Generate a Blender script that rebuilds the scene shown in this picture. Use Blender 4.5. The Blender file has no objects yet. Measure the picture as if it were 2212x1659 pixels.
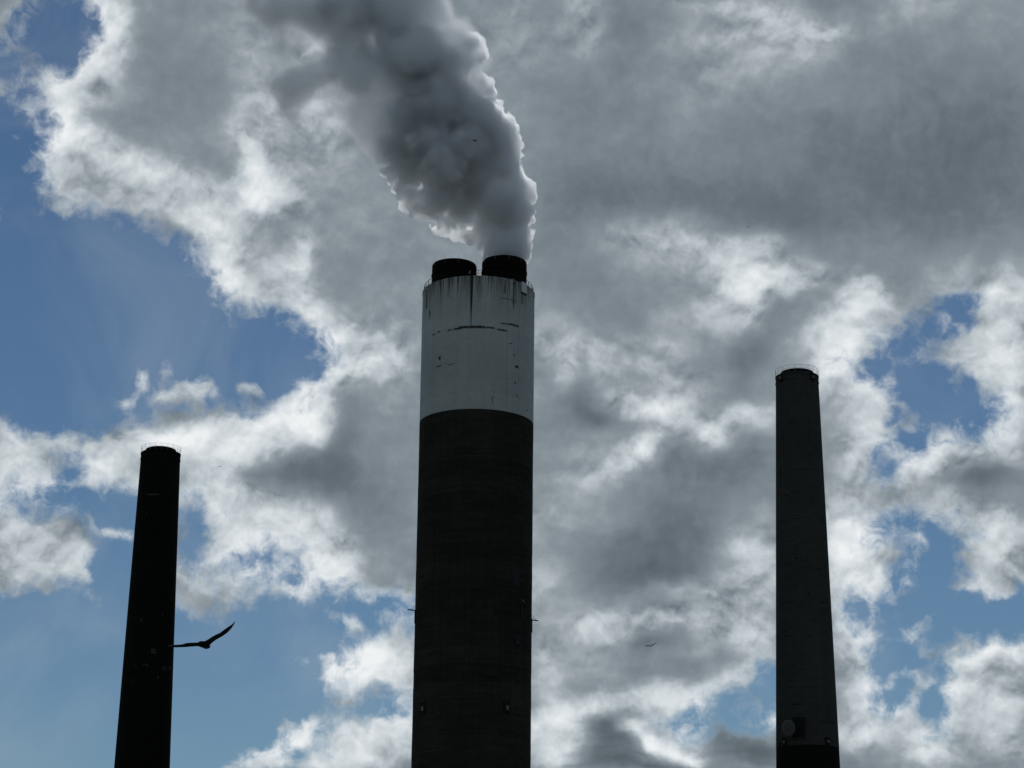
import bpy, bmesh, math, random
import numpy as np
from mathutils import Vector, Matrix, Euler

random.seed(7)
R = math.radians
scene = bpy.context.scene
C = scene.collection

# ------------------------------------------------------------------ camera
# standing on the ground, phone tele lens (77 mm equivalent), tilted up 17 degrees
PITCH, ROLL = R(17.0), R(0.65)
LENS = 77.0
cam_d = bpy.data.cameras.new('camera')
cam_d.sensor_width = 36.0
cam_d.lens = 4730.0 / 2212.0 * 36.0
cam_d.clip_start = 0.5
cam_d.clip_end = 20000
cam = bpy.data.objects.new('camera', cam_d)
C.objects.link(cam)
FWD = Vector((0, math.cos(PITCH), math.sin(PITCH)))
_u = Vector((0, -math.sin(PITCH), math.cos(PITCH)))
_r = Vector((1, 0, 0))
RGT = _r * math.cos(ROLL) + _u * math.sin(ROLL)
UPV = _u * math.cos(ROLL) - _r * math.sin(ROLL)
m = Matrix.Identity(4)
for i in range(3):
    m[i][0], m[i][1], m[i][2] = RGT[i], UPV[i], -FWD[i]
m.translation = (0, 0, 1.7)
cam.matrix_world = m
scene.camera = cam

# ------------------------------------------------------------------ render settings
scene.render.engine = 'CYCLES'
vs = scene.view_settings
vs.view_transform = 'Standard'
vs.look = 'None'
EXPOSURE = -0.5
vs.exposure = EXPOSURE
vs.gamma = 1.0
vs.use_curve_mapping = False
cy = scene.cycles
cy.max_bounces = 16
cy.diffuse_bounces = 3
cy.volume_bounces = 12
cy.transparent_max_bounces = 16
cy.use_denoising = True
cy.use_adaptive_sampling = True
cy.adaptive_threshold = 0.015
cy.adaptive_min_samples = 12
cy.sample_clamp_indirect = 6.0

# ------------------------------------------------------------------ sun
SUN_EL, SUN_AZ = R(46.0), R(3.0)          # in front of the viewer, above the picture
S = Vector((math.sin(SUN_AZ) * math.cos(SUN_EL), math.cos(SUN_AZ) * math.cos(SUN_EL), math.sin(SUN_EL)))
sun_d = bpy.data.lights.new('sun', 'SUN')
sun_d.energy = 3.0
sun_d.angle = R(0.53)
sun_d.color = (1.0, 0.99, 0.97)
sun = bpy.data.objects.new('sun', sun_d)
C.objects.link(sun)
sun.rotation_euler = S.to_track_quat('Z', 'Y').to_euler()

# ------------------------------------------------------------------ sky with broken cumulus and stratus
SKY_STRENGTH = 0.05
TONE_BASE = 0.515
world = bpy.data.worlds.new('World')
scene.world = world
world.use_nodes = True


class Nodes:
    """small helper for writing node trees"""
    def __init__(self, tree):
        self.t = tree
        tree.nodes.clear()

    def new(self, typ, **kw):
        n = self.t.nodes.new(typ)
        for k, v in kw.items():
            setattr(n, k, v)
        return n

    def put(self, sock, v):
        if isinstance(v, bpy.types.NodeSocket):
            self.t.links.new(v, sock)
        elif v is not None:
            sock.default_value = v

    def math(self, op, a, b=None, c=None, clamp=False):
        n = self.new('ShaderNodeMath', operation=op, use_clamp=clamp)
        for i, v in enumerate((a, b, c)):
            self.put(n.inputs[i], v)
        return n.outputs[0]

    def vec(self, op, a, b=None, scale=None):
        n = self.new('ShaderNodeVectorMath', operation=op)
        self.put(n.inputs[0], a)
        if b is not None:
            self.put(n.inputs[1], b)
        if scale is not None:
            self.put(n.inputs['Scale'], scale)
        return n.outputs['Value'] if op in ('LENGTH', 'DOT_PRODUCT', 'DISTANCE') else n.outputs['Vector']

    def noise(self, vec, scale, detail=4.0, rough=0.5, lac=2.0, color=False, dist=0.0):
        n = self.new('ShaderNodeTexNoise')
        n.noise_dimensions = '3D'
        self.put(n.inputs['Vector'], vec)
        self.put(n.inputs['Scale'], scale)
        self.put(n.inputs['Detail'], detail)
        self.put(n.inputs['Roughness'], rough)
        self.put(n.inputs['Lacunarity'], lac)
        self.put(n.inputs['Distortion'], dist)
        return n.outputs['Color'] if color else n.outputs['Fac']

    def ramp(self, v, a, b, c=0.0, d=1.0, smooth=True):
        n = self.new('ShaderNodeMapRange')
        n.interpolation_type = 'SMOOTHSTEP' if smooth else 'LINEAR'
        n.clamp = True
        for i, x in enumerate((v, a, b, c, d)):
            self.put(n.inputs[i], x)
        return n.outputs[0]

    def mix(self, f, a, b):
        n = self.new('ShaderNodeMix')
        n.data_type = 'RGBA'
        self.put(n.inputs[0], f)
        self.put(n.inputs[6], a)
        self.put(n.inputs[7], b)
        return n.outputs[2]

    def mixf(self, f, a, b):
        n = self.new('ShaderNodeMix')
        n.data_type = 'FLOAT'
        self.put(n.inputs[0], f)
        self.put(n.inputs[2], a)
        self.put(n.inputs[3], b)
        return n.outputs[0]

    def mapping(self, vec, loc, rot, scl):
        n = self.new('ShaderNodeMapping', vector_type='TEXTURE')
        self.put(n.inputs['Vector'], vec)
        n.inputs['Location'].default_value = loc
        n.inputs['Rotation'].default_value = rot
        n.inputs['Scale'].default_value = scl
        return n.outputs[0]


def lin(r, g, b):
    f = lambda c: (c / 255) / 12.92 if c / 255 <= 0.04045 else ((c / 255 + 0.055) / 1.055) ** 2.4
    return (f(r), f(g), f(b), 1.0)


# The cloud layout is a chart of the sky: positions are angles about the heading 0 / elevation 17 degrees,
# 1000 chart units = 0.2114 rad.  Each row: centre x, centre y, half width, half height, tilt, (weight)
# gaps of blue between the clouds
GAPS = [
    (140, 690, 335, 232, 0), (500, 772, 182, 98, 0), (560, 720, 110, 50, -25), (-30, 320, 95, 120, 0), (40, 430, 60, 60, 0),
    (120, 62, 62, 72, 20), (20, 130, 30, 40, 0), (40, 250, 50, 50, 0),
    (150, 1525, 545, 238, 0), (600, 1372, 152, 78, 0), (800, 1322, 78, 26, 10), (640, 1480, 60, 60, 0),
    (200, 1098, 110, 26, -5), (150, 1038, 26, 22, 30), (404, 1145, 24, 40, 10), (255, 1130, 62, 62, 0), (262, 1235, 62, 80, 0),
    (814, 1532, 46, 20, 12), (725, 1300, 40, 20, 0), (560, 1200, 22, 10, 20), (620, 1235, 20, 14, 0),
    (2022, 853, 112, 57, -28), (2051, 676, 46, 36, 40), (1966, 738, 58, 32, 40), (1908, 790, 34, 14, 10), (1978, 938, 36, 18, 20),
    (1911, 1008, 11, 14, 0),
    (2060, 1322, 160, 53, 0), (2006, 1214, 70, 76, 0), (1944, 1418, 56, 80, 0), (2021, 1480, 23, 70, 0), (2200, 1326, 70, 54, 0),
    (1970, 1150, 66, 22, -5), (1858, 1306, 22, 18, 0), (1910, 1485, 24, 34, 0),
    (1656, 1466, 20, 24, 0), (1580, 1556, 62, 24, 8), (1578, 1522, 26, 14, 0), (1650, 1508, 28, 26, 0), (1490, 1551, 16, 6, 0),
]
# small clouds floating in the gaps
ISLANDS = [
    (290, 850, 34, 17, 35), (300, 826, 14, 16, 0), (400, 848, 62, 24, 12), (366, 806, 12, 20, -20), (350, 862, 34, 14, 30), (440, 835, 26, 20, 0),
    (533, 850, 20, 18, 0), (555, 862, 20, 10, 0), (215, 1160, 58, 17, 5), (190, 1145, 20, 16, 0), (60, 155, 50, 14, 55), (95, 215, 22, 40, 20), (30, 60, 34, 26, 0), (70, 265, 26, 30, 0),
    (1958, 1236, 11, 40, -12), (1986, 1172, 18, 14, 0), (1986, 1452, 34, 15, -20), (1925, 1452, 22, 8, 35), (1976, 1350, 26, 8, 30),
    (2158, 1244, 52, 44, 0), (2098, 1266, 34, 16, 20), (1990, 760, 30, 10, 50), (1945, 880, 30, 12, -50), (1965, 900, 40, 14, -30),
    (2030, 690, 14, 20, 20), (752, 1345, 22, 20, 0), (830, 1335, 26, 12, 30), (560, 1652, 90, 26, 12), (640, 1600, 50, 30, 30), (2170, 690, 60, 70, 0),
]
# light and dark parts of the cloud deck: thin, sun-soaked cloud and thick, grey cloud
TONES = [
    # upper left cloud, bright rim and grey body
    (215, 60, 45, 95, 8, .30), (165, 150, 55, 48, 30, .28), (130, 215, 40, 62, 0, .28), (125, 285, 45, 42, 0, .22), (110, 335, 45, 36, 0, .28), (120, 400, 60, 30, -15, .18), (75, 400, 30, 20, 0, .1),
    (330, 150, 100, 150, 0, -.01), (250, 240, 70, 70, 0, -.02), (420, 220, 90, 120, 0, -.04), (520, 90, 40, 60, 0, .04), (565, 215, 50, 80, 10, .09), (640, 280, 60, 60, 0, .11), (690, 95, 45, 32, 0, .22), (715, 270, 40, 60, 0, .10), (480, 300, 60, 36, 0, .05),
    (200, 318, 50, 26, -10, .16), (270, 350, 60, 30, -15, .16), (345, 382, 90, 30, -15, .20), (300, 420, 70, 22, -15, .12), (530, 335, 26, 40, 10, .24), (548, 385, 28, 48, 0, .26), (598, 428, 44, 38, 0, .30), (500, 430, 60, 30, -10, .18), (420, 462, 42, 26, -20, .22), (480, 510, 50, 36, -30, .22),
    (440, 555, 38, 56, 20, .20), (500, 565, 26, 60, 0, .22), (555, 520, 30, 40, 0, .06), (600, 565, 50, 36, 0, .05), (662, 540, 18, 40, -5, .18), (640, 612, 42, 46, -20, .20), (540, 640, 70, 36, -15, .16), (462, 645, 28, 46, 0, .14), (690, 702, 50, 36, -30, .20), (740, 762, 56, 52, 0, .16), (830, 765, 60, 60, 0, .16),
    (240, 440, 60, 26, -15, -.02), (390, 485, 44, 22, -25, -.08), (330, 455, 80, 20, -15, .06), (700, 480, 70, 110, 0, .02), (700, 595, 60, 50, 0, -.02), (870, 480, 60, 60, 0, .00),
    # the sheet on the upper right
    (1120, 60, 60, 80, 0, .05), (1265, 20, 35, 44, 10, .14), (1270, 100, 52, 40, 0, .07), (1350, 80, 60, 70, 20, -.04), (1560, 8, 80, 20, 0, .13), (1600, 60, 70, 30, 10, .08), (1690, 30, 44, 22, 0, .08), (1782, 70, 42, 22, 0, .20), (1690, 55, 50, 36, 0, .08), (1740, 112, 60, 30, 0, .06), (1560, 120, 120, 56, 0, .05),
    (1500, 205, 80, 40, 0, .04), (1700, 175, 100, 60, 0, .04), (2000, 8, 90, 24, 0, .06), (1810, 8, 100, 14, 0, -.05), (1380, 330, 80, 60, 0, -.02), (1730, 310, 26, 50, -15, .03), (1500, 428, 200, 46, 0, -.065), (1330, 420, 80, 50, 0, -.02), (1800, 340, 110, 80, 0, -.05), (2150, 275, 150, 150, 0, -.045), (2060, 330, 120, 110, 0, -.035),
    (2000, 450, 190, 60, 0, -.035), (1700, 470, 100, 36, 0, -.055), (1230, 330, 60, 160, 0, -.02), (1200, 470, 60, 60, 0, -.03),
    (1850, 320, 420, 200, 0, -.045), (1250, 250, 120, 200, 0, -.02),
    # brighter break below the sheet
    (1330, 520, 80, 32, 5, .06), (1480, 502, 42, 26, 0, .12), (1430, 545, 80, 44, 0, .08), (1540, 545, 40, 36, 0, .12), (1632, 530, 40, 22, 0, .20), (1600, 565, 50, 36, 0, .06), (1602, 620, 44, 52, 10, .22), (1682, 600, 60, 32, 10, .18), (1745, 590, 40, 28, 0, .10), (1620, 672, 22, 36, -10, .18), (1560, 645, 30, 46, 0, .10),
    (1220, 580, 100, 60, 0, -.02), (1300, 645, 110, 60, 0, -.02), (1500, 690, 60, 40, 0, .06), (1622, 760, 38, 76, -15, -.09), (1720, 705, 60, 46, 0, .00), (1882, 650, 40, 36, 0, .18), (1850, 615, 30, 28, 0, .14), (1830, 705, 56, 56, 0, .10), (1800, 752, 46, 40, 0, .12), (2100, 605, 120, 34, 0, .06),
    (2190, 680, 60, 56, 0, .24), (2140, 742, 60, 46, 0, .22), (2172, 800, 60, 40, 0, .18), (1172, 740, 40, 40, 0, .14), (1270, 762, 44, 34, -20, .13), (1212, 792, 18, 36, -10, .12), (1310, 838, 40, 26, -30, .12),
    # right of the wide chimney
    (1260, 862, 44, 52, 0, -.09), (1296, 892, 36, 30, -30, -.09), (1340, 882, 56, 20, -15, .18), (1430, 888, 64, 22, -12, .20), (1502, 922, 60, 24, -20, .20), (1535, 938, 30, 26, 0, .16), (1620, 902, 50, 24, 10, .20), (1400, 775, 60, 40, 0, .09), (1480, 835, 60, 46, 0, .07), (1345, 995, 62, 20, 28, .22), (1402, 965, 40, 22, 50, .20),
    (1290, 960, 46, 36, 0, .04), (1250, 1030, 80, 46, 0, .04), (1500, 992, 80, 46, 0, -.07), (1622, 985, 60, 46, 0, -.08), (1600, 1060, 80, 40, 0, -.05), (1430, 1060, 80, 46, 0, -.03), (1180, 900, 46, 60, 0, -.01),
    (1820, 755, 40, 56, 0, .14), (1790, 832, 36, 40, 0, .18), (1850, 800, 40, 56, -20, .20), (1892, 842, 30, 36, -40, .18), (1822, 882, 36, 34, 0, -.03), (1880, 922, 46, 34, 0, .20), (1902, 962, 30, 26, 0, .18), (1842, 985, 30, 36, 0, .16), (1962, 962, 40, 26, 25, .20), (2052, 930, 70, 32, 30, .22), (2150, 885, 60, 36, 20, .20), (2182, 935, 40, 56, 0, .22),
    (2000, 1002, 60, 26, 20, .25), (2082, 992, 50, 26, 0, .14), (2132, 1032, 54, 22, 10, -.14), (2060, 1062, 50, 26, 0, .06), (1920, 1062, 60, 36, 0, .05), (1832, 1062, 40, 56, 0, .05), (1790, 1102, 30, 40, 0, .10),
    # lower right
    (1150, 1135, 60, 40, 0, .06), (1480, 1150, 100, 56, 0, -.09), (1350, 1202, 120, 44, 5, -.07), (1400, 1242, 100, 22, 8, -.09), (1200, 1232, 60, 56, 0, .02), (1160, 1290, 40, 46, 0, .06), (1600, 1150, 46, 76, 0, .07), (1642, 1212, 40, 56, 0, .18), (1540, 1292, 60, 36, 15, .12), (1602, 1332, 50, 36, 0, .13), (1470, 1312, 60, 32, 10, .08),
    (1430, 1338, 40, 16, 0, .14), (1350, 1342, 60, 24, 8, .15), (1300, 1362, 60, 26, 0, .10), (1392, 1372, 30, 26, 0, -.09), (1445, 1355, 36, 34, 0, -.04), (1530, 1382, 36, 34, 0, .12), (1562, 1402, 24, 24, 0, -.10), (1500, 1422, 40, 36, 0, -.05), (1400, 1432, 40, 36, 0, -.03), (1250, 1440, 60, 56, 0, .03), (1182, 1425, 36, 56, 0, .10), (1622, 1402, 40, 56, 0, .14),
    (1420, 1502, 60, 22, 5, .22), (1502, 1512, 60, 20, 0, .22), (1572, 1482, 56, 24, 10, .12), (1320, 1502, 40, 26, 0, .05), (1182, 1562, 40, 36, 30, .25), (1232, 1540, 50, 20, 20, .24), (1292, 1522, 40, 16, 20, .18), (1220, 1602, 40, 34, 30, .22), (1170, 1622, 30, 30, 0, .15), (1282, 1614, 46, 36, 20, -.08), (1342, 1600, 40, 34, 0, -.10), (1320, 1562, 36, 18, 0, -.12),
    (1362, 1566, 28, 12, 0, .26), (1400, 1590, 34, 15, -25, .36), (1450, 1618, 50, 15, -26, .38), (1492, 1640, 26, 11, -15, .28), (1490, 1572, 22, 24, 0, .26), (1512, 1602, 18, 28, 0, .20), (1422, 1556, 18, 16, 0, .10), (1560, 1590, 60, 26, 0, -.10), (1592, 1628, 76, 28, 0, -.08), (1400, 1654, 110, 12, -6, -.12), (1655, 1560, 40, 16, 15, .35), (1642, 1636, 40, 22, 0, -.08),
    (1812, 1182, 46, 56, 0, .24), (1832, 1242, 56, 46, 0, .20), (1902, 1272, 46, 36, 0, .20), (1872, 1152, 56, 36, 0, .17), (1842, 1332, 36, 46, 0, .28), (1872, 1372, 22, 46, 0, .22), (1832, 1432, 36, 56, 0, .12), (1882, 1492, 28, 36, 0, .22), (1852, 1562, 46, 36, 0, .18), (1912, 1522, 28, 36, 0, .18), (1962, 1532, 38, 34, 0, .24), (1980, 1582, 40, 26, 0, .10),
    (1872, 1592, 22, 16, 0, .22), (1842, 1622, 36, 26, 0, -.02), (2002, 1622, 56, 26, 0, .16), (2032, 1562, 28, 36, 0, .18), (2062, 1522, 26, 36, 0, .22), (2092, 1422, 50, 24, 25, .30), (2162, 1402, 50, 20, 0, .28), (2202, 1424, 30, 24, 0, .18), (2082, 1472, 34, 36, 0, .20), (2152, 1482, 46, 36, 0, .17), (2192, 1532, 36, 46, 0, .09), (2132, 1562, 36, 36, 0, .2), (2192, 1622, 36, 26, 0, .12),
    (2102, 1152, 56, 36, 0, .15), (2172, 1182, 46, 56, 0, .22), (2052, 1122, 36, 26, 0, .15), (2152, 1272, 30, 26, 0, .22), (2160, 1120, 40, 26, 0, .10),
    # left bank and the cloud between the left and the wide chimney
    (30, 962, 40, 36, 0, .20), (150, 962, 40, 26, 0, .18), (60, 1042, 66, 34, 0, .25), (112, 1056, 46, 32, 0, .18), (30, 1084, 36, 36, 0, .14), (222, 1002, 40, 26, 0, .18), (302, 962, 60, 22, 8, .20), (252, 1042, 56, 34, 0, .18), (352, 942, 60, 26, 12, .26), (462, 932, 76, 26, 12, .24), (562, 922, 60, 26, 20, .28), (642, 882, 46, 36, 30, .28), (682, 902, 36, 34, 0, .24), (622, 942, 56, 24, 10, .18),
    (542, 972, 46, 22, 0, .20), (442, 992, 56, 36, 0, .22), (432, 1052, 36, 46, 0, .18), (502, 1102, 56, 46, 0, .20), (602, 1102, 56, 34, 0, .22), (682, 1132, 46, 46, 0, .16), (562, 1006, 36, 26, 0, -.02), (622, 1012, 56, 36, 10, -.06), (702, 1022, 56, 66, 0, -.10), (722, 952, 36, 36, 0, -.04), (762, 882, 36, 56, 0, -.06), (742, 822, 46, 26, 0, .06), (702, 802, 28, 36, 0, .22), (692, 752, 28, 28, 0, .18), (662, 832, 28, 28, 0, .24),
    (800, 822, 56, 56, 0, .03), (850, 865, 46, 56, 0, -.02), (702, 1202, 56, 56, 0, .14), (782, 1182, 70, 56, 0, .01), (842, 1082, 56, 90, 0, -.03), (782, 1052, 56, 56, 0, -.06),
    (52, 1162, 56, 46, 0, .20), (132, 1212, 56, 34, 0, .17), (172, 1232, 36, 26, 0, .22), (32, 1232, 36, 36, 0, .20), (202, 1152, 28, 14, 0, .20), (430, 1192, 46, 22, 0, .04), (422, 1232, 36, 26, 0, .22), (482, 1182, 46, 36, 0, .20), (562, 1172, 56, 46, 0, .22), (522, 1252, 36, 46, 0, .20), (602, 1232, 56, 34, 0, .20), (642, 1172, 46, 46, 0, .18), (662, 1262, 56, 26, 0, .20), (722, 1232, 46, 26, 0, .14),
    (775, 1402, 56, 36, 0, .20), (722, 1442, 46, 36, 0, .26), (792, 1452, 56, 46, 0, .24), (852, 1422, 56, 46, 0, .24), (872, 1485, 36, 36, 0, .10), (760, 1492, 40, 26, 0, .12), (692, 1452, 30, 36, 0, .20), (862, 1312, 28, 36, 0, .20), (802, 1290, 28, 18, 0, .18), (742, 1582, 56, 46, 0, .20), (822, 1602, 66, 46, 0, .20), (652, 1622, 56, 26, 0, .24), (562, 1646, 60, 18, 0, .28), (872, 1572, 36, 46, 0, .22), (702, 1642, 56, 18, 0, .14),
]
# ragged veils, where the cloud thins out: centre, half axes, tilt, thickness, weight
VEILS = [
    (55, 230, 62, 115, 0, 3, .9), (30, 50, 45, 60, 0, 8, .85), (130, 60, 60, 60, 0, -14, .4), (150, 440, 62, 26, -12, 7, .8), (235, 452, 56, 24, -15, 6, .8), (340, 492, 52, 20, -10, 5, .7), (410, 585, 34, 36, 0, 8, .6), (520, 680, 60, 20, 0, 4, .6), (640, 716, 40, 16, -30, 4, .6), (80, 400, 40, 30, 0, 5, .5),
    (130, 1000, 70, 40, 0, 9, .6), (110, 1100, 70, 20, 0, 2, .7), (30, 930, 30, 20, 0, 4, .5), (200, 940, 50, 20, 0, 1, .6), (470, 880, 60, 20, 0, 1, .6), (540, 1240, 60, 40, 0, 8, .6), (440, 1230, 50, 40, 0, 8, .5), (690, 1250, 60, 26, 0, 8, .5),
    (1996, 712, 72, 60, 40, 1, .75), (1940, 900, 44, 36, -40, 0, .7), (1900, 1010, 50, 40, 0, 8, .6), (1930, 1150, 66, 40, 0, 4, .75), (1945, 1235, 34, 66, 0, 4, .7), (1860, 1190, 50, 60, 0, 12, .5), (2060, 1390, 60, 20, 0, 0, .5), (1990, 1440, 50, 30, 0, -2, .5), (1625, 1510, 40, 30, 0, 3, .5), (2140, 1070, 50, 24, 0, 6, .5),
    (800, 1360, 70, 26, 0, 4, .6), (790, 1500, 70, 30, 0, 8, .5), (500, 1620, 60, 30, 0, 0, .5),
]


CHART_X, CHART_Y = 1.25, 0.95          # half extent of the chart in 1000 units


def chart_fields():
    """height-field of the cloud cover (distance to the outline) and brightness of the deck over the chart"""
    x = np.linspace(-CHART_X, CHART_X, 320)
    y = np.linspace(-CHART_Y, CHART_Y, 240)
    gx, gy = np.meshgrid(x, y)
    px, py = 1106 + gx * 1000, 829.5 - gy * 1000

    def dist2(cx, cyy, a, b, t):
        dx, dy = px - cx, -(py - cyy)
        c, s_ = math.cos(R(t)), math.sin(R(t))
        return ((dx * c + dy * s_) / a) ** 2 + ((-dx * s_ + dy * c) / b) ** 2

    def union(rows):
        acc = np.full(gx.shape, -120.0)
        for cx, cyy, a, b, t in rows:
            acc = np.maximum(acc, (1 - np.sqrt(dist2(cx, cyy, a, b, t))) * min(a, b))
        return acc

    cover = np.maximum(-union(GAPS), union(ISLANDS) * 1.6 + 4)
    for cx, cyy, a, b, t, val, w in VEILS:
        k = w * np.exp(-dist2(cx, cyy, a, b, t) ** 1.5)
        cover = cover * (1 - k) + val * k
    cover = np.clip(cover, -45, 60) / 1000
    tone = np.full(gx.shape, TONE_BASE)
    tone += 0.22 * np.clip((union(ISLANDS) + 14) / 16, 0, 1) * np.clip((union(GAPS) + 5) / 14, 0, 1)
    for cx, cyy, a, b, t, w in TONES:
        tone += w * np.exp(-dist2(cx, cyy, a * 1.28, b * 1.28, t) ** 1.15)
    return cover, tone


def build_sky(nt):
    N = Nodes(nt)
    tc = N.new('ShaderNodeTexCoord').outputs['Generated']
    d = N.vec('NORMALIZE', tc)
    df = N.math('MAXIMUM', N.vec('DOT_PRODUCT', d, tuple(FWD)), 0.02)
    k = N.math('DIVIDE', 4.73, df)
    X = N.math('MULTIPLY', N.vec('DOT_PRODUCT', d, tuple(RGT)), k)
    Y = N.math('MULTIPLY', N.vec('DOT_PRODUCT', d, tuple(UPV)), k)
    cmb = N.new('ShaderNodeCombineXYZ')
    N.put(cmb.inputs[0], X); N.put(cmb.inputs[1], Y)
    P = cmb.outputs[0]
    Q = N.vec('SCALE', d, scale=4.73)
    # drifting of the outlines at two scales
    w1 = N.vec('SCALE', N.vec('SUBTRACT', N.noise(Q, 4.5, 2, 0.5, color=True), (.5, .5, .5)), scale=0.07)
    w2 = N.vec('SCALE', N.vec('SUBTRACT', N.noise(Q, 15.0, 3, 0.55, color=True), (.5, .5, .5)), scale=0.075)
    Pw = N.vec('ADD', N.vec('ADD', P, w1), w2)

    def axes(vec):
        sp = N.new('ShaderNodeSeparateXYZ'); N.put(sp.inputs[0], vec)
        res = []
        for o, h in ((sp.outputs[0], CHART_X), (sp.outputs[1], CHART_Y)):
            v = N.math('MULTIPLY_ADD', o, 0.5 / h, 0.5, clamp=True)
            cb = N.new('ShaderNodeCombineXYZ')
            for i in range(3):
                N.put(cb.inputs[i], v)
            res.append(cb.outputs[0])
        return res

    def profile(vec, rows):
        n = N.new('ShaderNodeRGBCurve')
        mp = n.mapping
        mp.use_clip = False
        npts = 128
        for ch in range(3):
            cv = mp.curves[ch]
            src = np.interp(np.linspace(0, 1, npts), np.linspace(0, 1, rows.shape[1]), rows[ch])
            cv.points[0].location = (0.0, src[0])
            cv.points[1].location = (1.0, src[-1])
            for i in range(1, npts - 1):
                cv.points.new(i / (npts - 1), src[i])
        mp.update()
        N.put(n.inputs['Color'], vec)
        return n.outputs[0]

    def chart(field, ax, rank):
        # the charted field as a sum of profile products, east-west times up-down
        mean = float(field.mean())
        u, s_, v = np.linalg.svd(field - mean, full_matrices=False)
        acc = mean
        for i in range(0, rank, 3):
            sc = np.sqrt(s_[i:i + 3])[:, None]
            px_ = profile(ax[0], v[i:i + 3] * sc)
            py_ = profile(ax[1], u[:, i:i + 3].T * sc)
            acc = N.math('ADD', N.vec('DOT_PRODUCT', px_, py_), acc)
        return acc

    f_cover, f_tone = chart_fields()
    axw = axes(Pw)
    Pt = N.vec('ADD', N.vec('ADD', P, w1), N.vec('SCALE', w2, scale=0.5))
    axt = axes(Pt)
    inside = N.ramp(N.vec('LENGTH', N.vec('MULTIPLY', P, (1 / 1.95, 1 / 1.5, 0))), 0.86, 1.0, 1.0, 0.0)
    inside = N.math('MULTIPLY', inside, N.math('GREATER_THAN', N.vec('DOT_PRODUCT', d, tuple(FWD)), 0.1))
    # outside the chart the sky goes on, clearer and dimmer to lessen front light
    far = N.math('MULTIPLY_ADD', N.noise(Q, 1.3, 3, 0.5), 1.2, -0.57)
    cover = N.mixf(inside, far, chart(f_cover, axw, 48))
    fb = N.math('SUBTRACT', N.noise(Q, 25.0, 7, 0.61, dist=0.4), 0.5)
    cov2 = N.math('MULTIPLY_ADD', fb, 0.095, cover)
    alpha = N.ramp(cov2, -0.010, 0.038)

    ftone = N.math('MULTIPLY_ADD', N.noise(N.vec('ADD', Q, (3.1, 1.7, 9.2)), 2.2, 3, 0.5), 0.7, 0.18)
    tone = N.mixf(inside, ftone, chart(f_tone, axt, 54))
    # thin edges let the sun through
    edge = N.math('POWER', 0.3679, N.math('MULTIPLY', N.math('MAXIMUM', cov2, 0.0), 24.0))
    tone = N.math('MULTIPLY_ADD', edge, 0.15, tone)
    # billows and wisps, stronger in the bright cumulus than in the grey sheets
    lively = N.ramp(tone, 0.50, 0.74, 0.07, 1.0)
    b1 = N.noise(Pt, 8.5, 4, 0.50)
    b2 = N.noise(N.vec('ADD', Pt, (-0.004, 0.024, 0.0)), 8.5, 4, 0.50)
    rel = N.math('MULTIPLY', N.math('SUBTRACT', b1, b2), 1.05)
    c1 = N.noise(Pt, 24.0, 3, 0.50)
    c2 = N.noise(N.vec('ADD', Pt, (-0.002, 0.010, 0.0)), 24.0, 3, 0.50)
    rel = N.math('MULTIPLY_ADD', N.math('SUBTRACT', c1, c2), 0.30, rel)
    soft = N.math('MULTIPLY', N.math('SUBTRACT', N.noise(Q, 7.0, 6, 0.52, dist=0.3), 0.5), 0.58)
    tone = N.math('MULTIPLY_ADD', N.math('ADD', rel, soft), lively, tone)
    tone = N.math('MULTIPLY_ADD', N.math('SUBTRACT', N.noise(Q, 5.0, 2, 0.5), 0.5), 0.10, tone)
    tone = N.math('SUBTRACT', tone, N.math('MULTIPLY', N.math('MAXIMUM', N.math('SUBTRACT', tone, 0.70), 0.0), 0.28))      # the brightest parts even out
    # colour of the cloud by brightness
    cr = N.new('ShaderNodeValToRGB')
    cr.color_ramp.interpolation = 'LINEAR'
    stops = [(.20, lin(48, 54, 58)), (.35, lin(79, 88, 94)), (.45, lin(104, 114, 121)), (.55, lin(132, 142, 149)), (.65, lin(160, 169, 175)),
             (.75, lin(187, 196, 201)), (.85, lin(212, 219, 223)), (1.0, lin(240, 243, 244))]
    e = cr.color_ramp.elements
    e[0].position, e[0].color = stops[0]
    e[1].position, e[1].color = stops[-1]
    for p_, c_ in stops[1:-1]:
        x = e.new(p_); x.color = c_
    N.put(cr.inputs[0], tone)
    cloud = N.vec('SCALE', cr.outputs[0], scale=1.0 / (SKY_STRENGTH * 2 ** EXPOSURE))
    sky = N.new('ShaderNodeTexSky', sky_type='NISHITA')
    sky.sun_disc = False
    sky.sun_elevation = SUN_EL
    sky.sun_rotation = SUN_AZ
    sky.air_density, sky.dust_density, sky.ozone_density, sky.altitude = 1.0, 0.0, 1.4, 0.0
    blue = N.vec('MULTIPLY', sky.outputs[0], (0.83, 1.03, 1.17))        # white balance of the photograph
    # faint high veil drifting through the blue
    veil = N.ramp(N.noise(N.vec('ADD', Q, (7.3, 2.2, 0.4)), 2.6, 6, 0.55, dist=0.8), 0.40, 0.78, 0.0, 0.22)
    blue = N.mix(veil, blue, N.vec('SCALE', (0.42, 0.47, 0.52), scale=1.0 / (SKY_STRENGTH * 2 ** EXPOSURE)))
    col = N.mix(N.math('MULTIPLY', alpha, 0.985), blue, cloud)
    bg = N.new('ShaderNodeBackground')
    N.put(bg.inputs['Color'], col)
    bg.inputs['Strength'].default_value = SKY_STRENGTH
    out = N.new('ShaderNodeOutputWorld')
    nt.links.new(bg.outputs[0], out.inputs['Surface'])


build_sky(world.node_tree)

# ------------------------------------------------------------------ helpers
CAM = Vector((0, 0, 1.7))


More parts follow.
